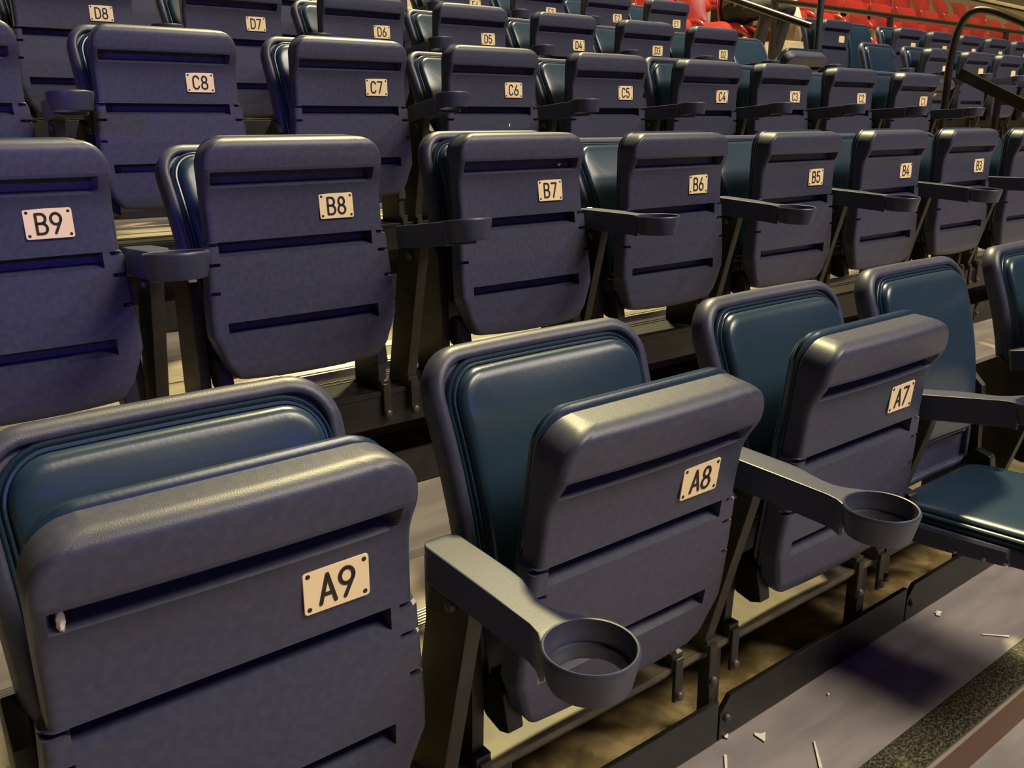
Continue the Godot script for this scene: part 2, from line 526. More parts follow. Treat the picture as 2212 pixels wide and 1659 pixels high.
func build_shared() -> void:
	mesh_of.pan = seat_pan_mesh(); mesh_of.cushion = seat_cushion_mesh()
	mesh_of.back = back_shell_mesh(); mesh_of.back_cushion = back_cushion_mesh()
	mesh_of.leg = leg_mesh(); mesh_of.foot = foot_mesh(); mesh_of.bolt = bolt_mesh(0.009, 0.008); mesh_of.rivet = bolt_mesh(0.0027, 0.0006); mesh_of.screw = bolt_mesh(0.0035, 0.003)
	mesh_of.hinge = hinge_mesh(); mesh_of.plate = plate_mesh()
	mesh_of.arm = arm_mesh(); mesh_of.cup = cup_mesh(); mesh_of.post = post_mesh()

# fold: 0 is upright, positive tips the front edge towards the viewer; about 1.5 is the seat let down
func chair(at: Vector3, fold: float, lean: float, plate: String, label: String, group: String, push := 0.0, blank := false, drop := 0.0) -> Node3D:
	var o := base("arena_chair", at, label, "chair", group)
	var seat := Transform3D(Basis(Vector3.RIGHT, fold), SEAT_PIVOT) * Transform3D(Basis.IDENTITY, SEAT_SHIFT)
	var pan := part("seat_pan", mesh_of.pan, M.shell, o, seat)
	for s in [0.379, 0.090]:
		for x in [-0.125, 0.125]:
			part("screw", mesh_of.screw, M.bolt, pan, Transform3D(Basis.IDENTITY, Vector3(x, s - 0.009, lerp_table(FRONT, s) - 0.0325)))
	part("seat_cushion", mesh_of.cushion, M.vinyl, o, seat)
	var back := Transform3D(Basis(Vector3.RIGHT, lean), Vector3(0, 0.14 - drop, -0.05 + push)) * Transform3D(Basis.IDENTITY, Vector3(0, -0.14, 0.05))
	part("backrest_shell", mesh_of.back, M.shell, o, back)
	part("backrest_cushion", mesh_of.back_cushion, M.vinyl, o, back)
	for x in [-0.205, 0.205]:
		var leg := part("leg", mesh_of.leg, M.black, o, Transform3D(Basis.IDENTITY, Vector3(x, 0.0, 0.0)))
		part("foot", mesh_of.foot, M.black, leg, Transform3D(Basis.IDENTITY, Vector3(0, 0.001, -0.008)))
		part("bolt", mesh_of.bolt, M.bolt, leg, Transform3D(Basis.IDENTITY, Vector3(0, -0.055, 0.008)))
		part("hinge", mesh_of.hinge, M.hub, o, Transform3D(Basis.IDENTITY, Vector3(signf(x) * 0.178, 0.118, 0.012)))
	if plate or blank:
		var pl := part("number_plate", mesh_of.plate, M.plate, o, seat * Transform3D(Basis.IDENTITY, Vector3(0.0938 if at.y < 0.4 else 0.0816, 0.304, lerp_table(FRONT, 0.304) + 0.0035)))
		for sx in [-1, 1]:
			for sy in [-1, 1]:
				part("rivet", mesh_of.rivet, M.rivet, pl, Transform3D(Basis.IDENTITY, Vector3(sx * 0.0325, sy * 0.0196, 0.0018)))
		if plate: part("lettering", ribbon_lettering(plate), M.ink, pl, Transform3D(Basis.IDENTITY, Vector3(0, 0, 0.0019)))
	return o

# ------------------------------------------------------------------ armrests
const ARM_PIVOT := Vector3(0, 0.34, 0.055)

func arm_mesh() -> ArrayMesh:
	# plan outline in (x, -z); pushed downwards. Local origin at the top of the arm, above the pivot.
	var c := Vector2(0.0, 0.232)
	var o := PackedVector2Array()
	# left side straight, right side waisted, front end hollowed for the ring
	o.append_array(arc(Vector2(-0.013, -0.045), 0.012, 0.018, 180, 270, 5))
	o.append_array(arc(Vector2(0.015, -0.045), 0.013, 0.018, 270, 360, 5))
	for p in [[0.028, 0.0], [0.028, 0.06], [0.026, 0.085], [0.020, 0.105], [0.014, 0.128], [0.0125, 0.146], [0.017, 0.162], [0.028, 0.178]]: o.append(Vector2(p[0], p[1]))
	o.append(c + Vector2(cos(deg_to_rad(-37.0)), sin(deg_to_rad(-37.0))) * 0.0525)
	for k in 9:
		var a := deg_to_rad(lerpf(-38.0, -134.0, k / 8.0))
		o.append(c + Vector2(cos(a), sin(a)) * 0.0478)
	o.append(c + Vector2(cos(deg_to_rad(-135.0)), sin(deg_to_rad(-135.0))) * 0.0525)
	for p in [[-0.029, 0.180], [-0.0255, 0.162], [-0.025, 0.10], [-0.025, 0.0]]: o.append(Vector2(p[0], p[1]))
	var s := Soup.new()
	# u = x, v = +z (towards the front), w = -y : x cross z = -y
	var f := Transform3D(Basis(Vector3(1, 0, 0), Vector3(0, 0, 1), Vector3(0, -1, 0)), Vector3.ZERO)
	s.prism(o, f, 0.0, 0.050, 0.002)
	return s.commit(40)

func cup_mesh() -> ArrayMesh:
	var s := Soup.new()
	var p := PackedVector2Array([Vector2(0.0530, -0.004), Vector2(0.0522, -0.0008), Vector2(0.0505, 0.0010), Vector2(0.0485, 0.0004), Vector2(0.0474, -0.003), Vector2(0.0462, -0.027), Vector2(0.0420, -0.0275), Vector2(0.0412, -0.029), Vector2(0.0400, -0.041), Vector2(0.0410, -0.043), Vector2(0.0440, -0.0425), Vector2(0.0458, -0.039), Vector2(0.0510, -0.014)])
	s.lathe(p, Transform3D(Basis.IDENTITY, Vector3(0, 0, 0.232)), 48, true)
	return s.commit(40)

func post_mesh() -> ArrayMesh:
	var s := Soup.new()
	var f := Transform3D(Basis(Vector3(0, 0, -1), Vector3(0, 1, 0), Vector3(1, 0, 0)), Vector3.ZERO)
	s.prism(PackedVector2Array([Vector2(0.002, 0.0), Vector2(0.088, 0.0), Vector2(0.004, 0.345), Vector2(-0.088, 0.345), Vector2(-0.080, 0.31)]), f, -0.013, 0.013, 0.003)
	return s.commit()

func armrest(at: Vector3, tilt: float, yaw: float, label: String, group: String, aside := 0.0) -> Node3D:
	var o := base("armrest", at, label, "armrest", group)
	part("post", mesh_of.post, M.black, o)
	part("foot", mesh_of.foot, M.black, o)
	part("bolt", mesh_of.bolt, M.bolt, o, Transform3D(Basis(Vector3.UP, -PI / 2), Vector3(-0.013, 0.318, 0.045)))
	part("bolt", mesh_of.bolt, M.bolt, o, Transform3D(Basis.IDENTITY, Vector3(0, -0.055, 0.016)))
	var f := Transform3D(Basis(Vector3.UP, -yaw) * Basis(Vector3.RIGHT, -tilt), ARM_PIVOT) * Transform3D(Basis.IDENTITY, Vector3(aside, 0.046, 0.0))
	part("arm", mesh_of.arm, M.arm, o, f)
	part("cup_holder", mesh_of.cup, M.arm, o, f)
	return o

# ------------------------------------------------------------------ the scene
func _ready() -> void:
	rng.seed = 20240
	camera_and_light()
	materials()
	build_shared()
	shell()
	stand()
	chairs()
	rails()
	red_seats()
	spectator()
	litter()
	bits()

func camera_and_light() -> void:
	var cam := Camera3D.new(); cam.name = "camera"
	var yaw := 0.6475; var pitch := 0.2837; var roll := -0.0131
	var f := Vector3(sin(yaw) * cos(pitch), -sin(pitch), -cos(yaw) * cos(pitch))
	var r := f.cross(Vector3.UP).normalized()
	var u := r.cross(f)
	var r2 := r * cos(roll) + u * sin(roll)
	var u2 := u * cos(roll) - r * sin(roll)
	cam.transform = Transform3D(Basis(r2, u2, -f), Vector3(0, 1.162, 0))
	cam.fov = rad_to_deg(2.0 * atan(829.5 / 1850.4)); cam.near = 0.02; cam.far = 200.0
	add_child(cam); cam.current = true

	var env := Environment.new()
	env.background_mode = Environment.BG_COLOR; env.background_color = Color(0.0, 0.0, 0.0)
	env.tonemap_mode = Environment.TONE_MAPPER_LINEAR
	env.tonemap_exposure = 1.0
	env.sdfgi_enabled = true; env.ssao_enabled = true; env.ssil_enabled = true
	var we := WorldEnvironment.new(); we.name = "environment"; we.environment = env
	add_child(we)

	# unseen lamps, all above or beside the picture
	lamp("unseen_floodlight", Vector3(6.2, 11.6, -6.8), Vector3(0.8, 0.6, -1.0), Vector2(0.9, 0.7), Color(1.0, 0.93, 0.68), 345.0, "unseen warm floodlight high behind the rows, lighting chair tops and armrests")  # out of view behind the rows, lights tops, armrests and decks
	lamp("unseen_front_bank", Vector3(6.2, 11.2, 6.0), Vector3(1.5, 0.5, -1.5), Vector2(5.0, 2.6), Color(1.0, 0.94, 0.84), 165.0, "unseen wide warm light bank at the front right, lighting the chairs")  # out of view, lights the fronts and the sheen on leaned cushions
	lamp("unseen_front_panel", Vector3(12.0, 11.5, 9.0), Vector3(2.0, 1.0, -2.0), Vector2(2.0, 1.2), Color(1.0, 0.95, 0.88), 60.0, "unseen bright panel high at the front right, lighting the seat fronts")  # out of view, placed to brighten the upright seat fronts
	lamp("unseen_violet_bank", Vector3(3.2, 4.4, 10.0), Vector3(0.3, 0.8, -1.2), Vector2(1.6, 0.8), Color(0.40, 0.27, 1.0), 9.0, "unseen violet light bank in front of the stand, tinting the chairs")  # out of view, gives fronts and cushions their violet tint
	lamp("unseen_violet_spot", Vector3(-3.6, 2.4, 3.0), Vector3(0.12, 1.12, -1.9), Vector2(0.3, 0.3), Color(0.54, 0.40, 1.0), 15.0, "unseen violet spotlight at the front left, aimed at the leftmost chairs", 6.0)  # out of view, narrow beam that turns the leftmost plates lavender

func lamp(called: String, at: Vector3, towards: Vector3, size: Vector2, col: Color, energy: float, label: String, cone := 0.0) -> void:
	var o := base(called, at, label, "light")
	o.look_at_from_position(at, towards, Vector3.UP)
	var s := Soup.new()
	s.box(Vector3(0, 0, 0.09), Vector3(size.x + 0.1, size.y + 0.1, 0.16), 0.02)
	part("housing", s.commit(), mat(Color8(30, 30, 32), 0.6), o)
	var p := Soup.new()
	p.box(Vector3(0, 0, 0.003), Vector3(size.x, size.y, 0.006), 0.001)
	var glow := mat(Color(0.9, 0.9, 0.9), 0.5)
	glow.emission_enabled = true; glow.emission = col; glow.emission_energy_multiplier = 2.0
	part("lamp_glass", p.commit(), glow, o)
	if cone > 0.0:
		var sp := SpotLight3D.new(); sp.name = "spot_light"
		sp.spot_angle = cone; sp.spot_angle_attenuation = 1.0; sp.spot_range = 60.0; sp.spot_attenuation = 2.0
		sp.light_color = col; sp.light_energy = energy; sp.light_size = size.x / 2.0; sp.shadow_enabled = true
		sp.position = Vector3(0, 0, -0.02)
		o.add_child(sp)
		return
	var l := AreaLight3D.new(); l.name = "area_light"
	l.area_size = size; l.light_color = col; l.light_energy = energy; l.shadow_enabled = true
	l.area_range = 60.0
	l.position = Vector3(0, 0, -0.02)
	o.add_child(l)

func slab(called: String, lo: Vector3, hi: Vector3, m: Material, kind := "structure", label := "") -> MeshInstance3D:
	var s := Soup.new()
	s.box((lo + hi) / 2.0, hi - lo, 0.004)
	var o := part(numbered(called), s.commit(), m, self)
	tag(o, label, "", "", kind)
	return o

func shell() -> void:
	slab("floor", Vector3(-16, -0.42, -26), Vector3(30, -0.12, 22), M.front_deck)
	slab("ceiling", Vector3(-16, 14, -26), Vector3(30, 14.3, 22), M.dark)
	slab("wall_left", Vector3(-16.3, -0.42, -26), Vector3(-16, 14.3, 22), M.dark)
	slab("wall_right", Vector3(30, -0.42, -26), Vector3(30.3, 14.3, 22), M.wall)
	slab("wall_back", Vector3(-16, -0.42, -26.3), Vector3(30, 14.3, -26), M.wall)
	slab("wall_front", Vector3(-16, -0.42, 22), Vector3(30, 14.3, 22.3), M.dark)

func ridged(s: Soup, x0: float, x1: float, y: float, z0: float, z1: float, n: int) -> void:
	var step := (z0 - z1) / n
	for k in n:
		s.box(Vector3((x0 + x1) / 2, y + 0.0015, z0 - step * (k + 0.5)), Vector3(x1 - x0, 0.003, step * 0.62), 0.0012)

func stand() -> void:
	var x0 := -2.2
	var x1 := 5.0
	var x2 := 13.0
	for r in 6:
		var y: float = ROW_Y[r]
		var z: float = -ROW_Z[r]
		var xe := x2
		# walking deck in front of the row
		var nose: float = -1.046 - (ROW_Z[r - 1] if r > 0 else -0.3560)
		var deck := base("deck", Vector3(0, y, 0), "", "", "", "structure")
		var back := -1.30 + z
		if r == 5: back = -6.0
		# planks with narrow joints; the last one runs on under the seats behind the riser panels
		var cuts := [nose - 0.05, nose - 0.148, nose - 0.202, nose - 0.373, nose - 0.412, -0.905 + z, back] if r > 0 else [nose, -0.905, back]
		for c in cuts.size() - 1:
			var s := Soup.new()
			var inner: bool = c == cuts.size() - 2
			s.box(Vector3((x0 + xe) / 2, -0.017, (cuts[c] + cuts[c + 1]) / 2), Vector3(xe - x0, 0.030, cuts[c] - cuts[c + 1] - 0.002), 0.0015)
			part("plank", s.commit(), M.under if inner and r < 5 else M.front_deck if r == 0 else M.deck, deck)
		if r > 0:
			var e := Soup.new()
			e.box(Vector3((x0 + xe) / 2, -0.020, nose - 0.024), Vector3(xe - x0, 0.040, 0.050), 0.003)
			ridged(e, x0, xe, 0.0, nose - 0.004, nose - 0.046, 5)
			part("nosing", e.commit(), M.metal, deck)
			var g := Soup.new()
			ridged(g, x0, xe, -0.002, nose - 0.150, nose - 0.200, 6)
			part("tread_strip", g.commit(), M.metal, deck)
			var g2 := Soup.new()
			ridged(g2, x0, xe, -0.002, nose - 0.375, nose - 0.410, 4)
			part("tread_strip", g2.commit(), M.metal, deck)
			var f := Soup.new()
			f.box(Vector3((x0 + xe) / 2, -0.12, nose - 0.012), Vector3(xe - x0, 0.16, 0.012), 0.001)
			part("fascia", f.commit(), M.beam, deck)
		else:
			var e := Soup.new()
			e.box(Vector3((x0 + xe) / 2, -0.004, -0.650), Vector3(xe - x0, 0.012, 0.076), 0.002)
			part("grip_strip", e.commit(), M.grit, deck)
			var t := Soup.new()
			t.box(Vector3((x0 + xe) / 2, -0.004, -0.609), Vector3(xe - x0, 0.012, 0.005), 0.001)
			part("edge_trim", t.commit(), M.metal, deck)
			var b := Soup.new()
			b.box(Vector3((x0 + xe) / 2, -0.066, -0.628), Vector3(xe - x0, 0.108, 0.02), 0.001)
			part("riser_board", b.commit(), M.brown, deck)
		if r == 5: continue
		for span in ([[x0, x1]] if r < 3 else [[x0, x1], [5.62, xe]]):
			seat_beam(r, span[0], span[1])

func seat_beam(r: int, x0: float, x1: float) -> void:
	var o := base("seat_beam", Vector3(0, ROW_Y[r], -ROW_Z[r]), "", "", "", "structure")
	var l := x1 - x0
	var c := (x0 + x1) / 2
	var dark: Material = M.beam if r == 0 else M.riser
	var s := Soup.new()
	s.box(Vector3(c, BEAM_Y - 0.006, BEAM_Z - 0.085), Vector3(l, 0.012, 0.170), 0.002)
	for k in 2: s.box(Vector3(c, BEAM_Y + 0.0008, BEAM_Z - 0.120 - 0.02 * k), Vector3(l, 0.003, 0.006), 0.001)
	part("beam_top", s.commit(), dark, o)
	var f := Soup.new()
	f.box(Vector3(c, BEAM_Y - (0.013 if r == 0 else 0.05), BEAM_Z - 0.006), Vector3(l, 0.012 if r == 0 else 0.08, 0.004), 0.001)
	part("beam_lip", f.commit(), M.riser, o)
	# uprights between the beam and the riser panels
	var x := x0 + 0.31
	while x < x1:
		var u := Soup.new()
		u.box(Vector3(x, BEAM_Y / 2 - 0.006, BEAM_Z - 0.075), Vector3(0.030, BEAM_Y - 0.012, 0.03), 0.002)
		part("upright", u.commit(), M.black, o)
		x += 0.512
	x = x0 - 0.10
	var k := 0
	while x < x1 - 0.1:
		var p := Soup.new()
		var w := minf(0.692, x1 - x)
		var out := PackedVector2Array([Vector2(0.0, 0.0), Vector2(w, 0.0), Vector2(w, 0.092), Vector2(0.03, 0.092), Vector2(0.0, 0.06)])
		p.prism(out, Transform3D(Basis.IDENTITY, Vector3(x, 0.0, -0.914)), 0.0, 0.012, 0.002)
		var pn := part("riser_panel", p.commit(), M.riser, o)
		part("bolt", mesh_of.bolt, M.bolt, pn, Transform3D(Basis.IDENTITY, Vector3(x + 0.02, 0.045, -0.902)))
		x += 0.697
		k += 1

func seat_at(r: int, i: float, jx := 0.0) -> Vector3:
	return Vector3(ROW_X[r] + PITCH * i + jx, BEAM_Y + ROW_Y[r], BEAM_Z - ROW_Z[r])

func chairs() -> void:
	# row, index from seat 9: fold, sideways play, lean of the back, push of the back
	var fold := {"A9": 0.045, "A8": 0.149, "A7": 0.091, "B9": -0.074, "B8": -0.065, "B7": -0.109, "B3": -0.023, "C8": -0.02, "C6": -0.026, "C5": -0.025, "C4": 0.047, "C3": -0.04, "C2": -0.034, "C1": 0.058, "D8": -0.02, "D3": 0.027}
	var jx := {"A9": 0.013, "A8": 0.008, "A7": 0.019, "A6": -0.018, "B9": -0.006, "B8": -0.016, "B7": 0.025, "B6": -0.005}
	var lean := {"A9": -0.03, "A8": -0.02, "A7": -0.02, "A6": -0.02, "A5": -0.02, "B7": 0.08, "C8": 0.0, "C7": -0.02, "C4": 0.03, "C1": 0.0, "C3": -0.06}
	var push := {"B7": -0.02}
	fold["A6"] = 1.50; fold["A5"] = 0.05; fold["D1"] = 0.62
	var last := [5, 8, 9, 9, 9]
	var first := [0, 0, 0, -0, 2]
	for r in 5:
		for i in range(first[r], last[r]):
			var id := LETTERS[r] + str(9 - i)
			var fo: float = fold.get(id, rng.randf_range(-0.02, 0.015))
			var text := "navy flip-up arena chair with number plate %s on its raised seat" % id
			if id == "A6": text = "navy arena chair of the front row with its padded seat let down"
			if id == "A5": text = "front row navy chair cut off by the right edge of the photo"
			if id == "D1": text = "navy arena chair beside the aisle with its seat half let down"
			if id in ["B2"]: text = "navy second row chair cut off by the right edge of the photo"
			by_id[id] = chair(seat_at(r, i, jx.get(id, 0.0)), fo, lean.get(id, -0.16), id, text, "navy flip-up arena chairs in rows", push.get(id, 0.0), false, [0.0, 0.02, 0.01, 0.01, 0.01][r])
	# armrests stand between the chairs
	var tilt := {"A98": -0.03, "A87": -0.03, "A76": 0.16, "A65": 0.2, "B98": 0.06, "B87": 0.12, "B76": 0.0, "B65": -0.05, "B54": -0.05, "B43": -0.06, "B32": 0.0, "C98": 0.04, "C87": 0.04, "C76": 0.10, "C65": 0.05, "C54": 0.03, "C43": 0.05, "C32": 0.05, "C21": 0.03, "C10": 0.02, "D98": 0.0, "D87": 0.0, "D76": 0.0, "D65": 0.06, "D54": 0.04, "D43": 0.05}
	for r in 5:
		for i in range(first[r], last[r] + (1 if r > 1 else 0)):
			if i == 0 and r > 3: continue
			if i == 0: continue
			var a := 9 - i + 1
			var id2 := LETTERS[r] + str(a) + str(a - 1)
			var text2 := "navy armrest with cup holder between chairs %s%d and %s%d" % [LETTERS[r], a, LETTERS[r], a - 1]
			if a == 1: text2 = "navy end armrest with cup holder beside chair %s1 at the aisle" % LETTERS[r]
			var p := seat_at(r, i - 0.5)
			p.x += [0.018, -0.016, -0.016, -0.016, -0.016][r] - (0.026 if id2 == "B98" else 0.0)
			if id2 == "C87": continue            # the photograph shows none there
			if id2 == "D10": p.x += 0.04
			armrest(p, tilt.get(id2, 0.03), 0.03 if id2 in ["B98", "C98"] else 0.0 if a == 1 else [0.0, 0.08, 0.12, 0.1, 0.1][r], text2, "navy cup holder armrests between the chairs", -0.01 if id2 == "B98" else 0.0)
	# the next block, beyond the aisle
	for k in 5:
		var x := 5.99 + PITCH * k
		chair(Vector3(x, BEAM_Y + ROW_Y[3], BEAM_Z - ROW_Z[3]), 0.95 if k == 0 else 0.0, 0.0, "", "navy chair beyond the aisle, %s in its lower row" % ["first with its seat half down", "second", "third, behind the curved handrail", "fourth", "fifth"][k], "navy chairs beyond the aisle", 0.0, true)
		armrest(Vector3(x - 0.275, BEAM_Y + ROW_Y[3], BEAM_Z - ROW_Z[3]), 0.05, 0.0, "navy armrest left of the %s chair in the lower row beyond the aisle" % ["first", "second", "third", "fourth", "fifth"][k], "navy armrests beyond the aisle")
	for k in 7:
		var x := 6.54 + PITCH * k
		chair(Vector3(x, BEAM_Y + ROW_Y[4], BEAM_Z - ROW_Z[4]), 1.45 if k == 1 else 0.0, 0.0, "", "navy chair beyond the aisle, %s in its upper row" % ["first, behind the steel post", "second with its seat let down", "third", "fourth", "fifth", "sixth", "seventh"][k], "navy chairs beyond the aisle", 0.0, true)

func rails() -> void:
	var s := Soup.new()
	# front rail of the upper block, along the rows
	var o := base("guard_rail", Vector3(0, 0, -5.2), "long dark horizontal guard rail on posts in front of the red seats", "railing")
	s.tube(PackedVector3Array([Vector3(6.93, 2.28, 0), Vector3(10, 2.28, 0), Vector3(15.5, 2.28, 0)]), 0.026)
	part("top_rail", s.commit(50), M.rail, o)
	for x in [6.95, 8.87, 11.46, 13.6]:
		var p := Soup.new()
		p.tube(PackedVector3Array([Vector3(x, 1.435, 0), Vector3(x, 2.27, 0)]), 0.032)
		part("post", p.commit(50), M.rail, o)
	# aisle handrails
	o = base("aisle_handrail", Vector3(5.0, 0, 0), "straight dark aisle handrail sloping down to the steel pole by the red seats", "handrail")
	s = Soup.new()
	s.tube(PackedVector3Array([Vector3(0, 1.786, -3.450), Vector3(0, 2.03, -4.115), Vector3(0, 2.45, -5.26)]), 0.023, 14)
	part("rail", s.commit(50), M.rail, o)
	s = Soup.new()
	s.tube(PackedVector3Array([Vector3(0, 1.155, -4.75), Vector3(0, 2.25, -4.75)]), 0.02)
	part("post", s.commit(50), M.rail, o)
	o = base("steel_pole", Vector3(5.0, 0.87, -3.40), "upright blue-grey steel pole standing in the aisle, crossing the long guard rail", "pole")
	s = Soup.new()
	s.tube(PackedVector3Array([Vector3(0, 0.0, 0), Vector3(0, 1.5, 0)]), 0.021, 14)
	part("tube", s.commit(50), mat(Color8(58, 66, 68), 0.4, 0.2), o)
	s = Soup.new()
	s.lathe(PackedVector2Array([Vector2(0.06, 0.0), Vector2(0.06, 0.012), Vector2(0.03, 0.02)]), Transform3D.IDENTITY, 16)
	part("foot_plate", s.commit(50), M.rail, o)
	o = base("curved_handrail", Vector3(5.0, 0, 0), "dark pipe handrail with a bent top at the aisle, right of chair C1", "handrail")
	s = Soup.new()
	var pts := PackedVector3Array()
	var c := Curve3D.new(); c.bake_interval = 0.02
	for q in [[0.60, -2.552, 0.1], [1.48, -2.549, 0.1], [1.643, -2.533, 0.04], [1.734, -2.495, 0.035], [1.768, -2.43, 0.035], [1.745, -2.325, 0.05], [1.68, -2.187, 0.05], [1.12, -1.0, 0.1]]:
		c.add_point(Vector3(0, q[0], q[1]))
	for i in c.point_count:
		var a := c.get_point_position(maxi(i - 1, 0)); var b := c.get_point_position(mini(i + 1, c.point_count - 1))
		var d := (b - a).normalized() * (0.02 if i in [0, 7] else 0.03)
		c.set_point_in(i, -d); c.set_point_out(i, d)
	for p in c.get_baked_points(): pts.append(p)
	s.tube(pts, 0.020, 14)
	part("pipe", s.commit(60), M.rail, o)
	s = Soup.new()
	s.tube(PackedVector3Array([Vector3(0, 0.31, -1.0), Vector3(0, 1.12, -1.0)]), 0.020)
	part("post", s.commit(50), M.rail, o)
	o = base("sloping_bar", Vector3(5.0, 0, 0), "flat dark sloping bar below the curved handrail at the right edge", "handrail")
	s = Soup.new()
	var dir := Vector3(0, -0.176, 0.353).normalized()
	var mid := Vector3(0, 1.478, -2.487) + dir * 0.7
	var f := Transform3D(Basis(Vector3.RIGHT, dir.cross(Vector3.RIGHT), dir), mid + Vector3(0, -0.025, 0))
	s.box(Vector3.ZERO, Vector3(0.03, 0.055, 1.4), 0.004, f)
	part("bar", s.commit(), M.rail, o)
	for k in 2:
		s = Soup.new()
		var q2: Vector3 = mid + dir * [-0.45, 0.55][k]
		s.tube(PackedVector3Array([Vector3(0, [0.60, 0.31][k], q2.z), q2 - Vector3(0, 0.03, 0)]), 0.018)
		part("post", s.commit(50), M.rail, o)

# ------------------------------------------------------------------ the red seats behind the rail
func red_deck_y(k: int) -> float: return 1.74 + 0.36 * k
func red_deck_z(k: int) -> float: return -5.25 - 0.85 * k
const RED_BACK := 0.55

func red_seats() -> void:
	for k in 9:
		var y := red_deck_y(k)
		var z := red_deck_z(k)
		var tier := base("tier", Vector3(0, y, z), "", "", "", "structure")
		var s := Soup.new()
		s.box(Vector3(6.7, -0.2, -0.85), Vector3(19.4, 0.40, 1.70), 0.01)
		part("concrete_step", s.commit(), M.concrete, tier)
	mesh_of.red_back = red_back(); mesh_of.red_pan = red_pan(); mesh_of.red_leg = red_leg()
	var proto: Node3D = null
	var starts := [6.10, 5.93, 9.4, 11.0, 12.4, 13.2, 13.7, 14.1, 14.4]
	var n := 0
	for k in 9:
		var x: float = starts[k] + (0.28 if k % 2 else 0.0)
		n = 0
		while x < 14.3:
			if k == 0 and x > 7.5 and x < 9.2:
				x += 0.56; continue
			var at := Vector3(x, red_deck_y(k), red_deck_z(k) - RED_BACK)
			var c: Node3D
			if proto == null:
				c = base("red_chair", at, "", "chair", "red moulded chairs behind the rail")
				part("backrest", mesh_of.red_back, M.red, c)
				part("seat", mesh_of.red_pan, M.red, c)
				part("pedestal", mesh_of.red_leg, M.black, c)
				proto = c
			else:
				c = proto.duplicate()
				c.name = numbered("red_chair"); add_child(c, true); c.position = at
			c.rotation.y = rng.randf_range(-0.03, 0.03)
			n += 1
			c.set_meta("label", "glossy red chair, %s from the left in the %s red row" % [["first", "second", "third", "fourth", "fifth", "sixth", "seventh", "eighth", "ninth", "tenth", "eleventh", "twelfth", "thirteenth", "fourteenth", "fifteenth", "sixteenth", "seventeenth", "eighteenth", "nineteenth"][n - 1], ["lowest", "second", "third", "fourth", "fifth", "sixth", "seventh", "eighth", "topmost"][k]])
			x += 0.56
	# the way out at the end of the red block
	var o := base("trim_1", Vector3.ZERO, "", "", "", "structure")
	var w := Soup.new()
	var f := Transform3D(Basis(Vector3(0, 0, -1), Vector3(0, 1, 0), Vector3(1, 0, 0)), Vector3(14.6, 0, 0))
	w.prism(PackedVector2Array([Vector2(4.6, 0.0), Vector2(14.0, 0.0), Vector2(14.0, 5.25), Vector2(4.8, 2.35)]), f, 0.0, 0.22, 0.02)
	part("parapet", w.commit(), M.wall, o)
	w = Soup.new()
	w.prism(PackedVector2Array([Vector2(4.55, 5.25 - 9.2 * 0.315), Vector2(4.8, 2.35), Vector2(14.0, 5.25), Vector2(14.0, 5.29), Vector2(4.78, 2.39)]).slice(1), f, -0.03, 0.25, 0.008)
	part("coping", w.commit(), M.concrete, o)
	slab("wall_side", Vector3(17.2, -0.42, -26), Vector3(17.5, 14.0, -3.0), M.wall)

func red_back() -> ArrayMesh:
	var s := Soup.new()
	var put := func(p: Vector2, n: float) -> Vector3:
		var z := -0.14 - 0.20 * (p.y - 0.42) - 0.05 * pow(maxf(0.0, p.y - 0.62) / 0.2, 2.0) + 0.05 * pow(p.x / 0.23, 2.0)
		return Vector3(p.x, p.y, z + n)
	var steps := [[0.16, 0.0], [0.06, 0.0], [0.008, 0.0], [0.0, 0.006], [0.0, 0.016], [0.006, 0.022], [0.05, 0.022], [0.16, 0.022]]
	s.loft(rounded_rings([Vector2(-0.185, 0.43), Vector2(0.185, 0.43), Vector2(0.195, 0.84), Vector2(-0.195, 0.84)], [0.02, 0.02, 0.04, 0.04], steps, put, 5))
	return s.commit(50)

func red_pan() -> ArrayMesh:
	var s := Soup.new()
	var put := func(p: Vector2, n: float) -> Vector3:
		var dip := -0.02 * (1.0 - pow(p.x / 0.22, 2.0)) - 0.10 * pow(maxf(0.0, -p.y - 0.06) / 0.2, 2.0)
		return Vector3(p.x, 0.42 + n + dip, -p.y)
	# plan (x, -z): front edge at -y
	var steps := [[0.16, -0.07], [0.03, -0.07], [0.006, -0.055], [0.0, -0.03], [0.002, -0.008], [0.014, 0.006], [0.035, 0.004], [0.09, -0.002], [0.16, -0.004]]
	s.loft(rounded_rings([Vector2(-0.205, -0.27), Vector2(0.205, -0.27), Vector2(0.19, 0.16), Vector2(-0.19, 0.16)], [0.09, 0.09, 0.04, 0.04], steps, put, 6))
	return s.commit(50)

func red_leg() -> ArrayMesh:
	var s := Soup.new()
	s.box(Vector3(0, 0.19, -0.02), Vector3(0.07, 0.36, 0.09), 0.008)
	s.box(Vector3(0, 0.008, -0.02), Vector3(0.22, 0.014, 0.2), 0.004)
	return s.commit()

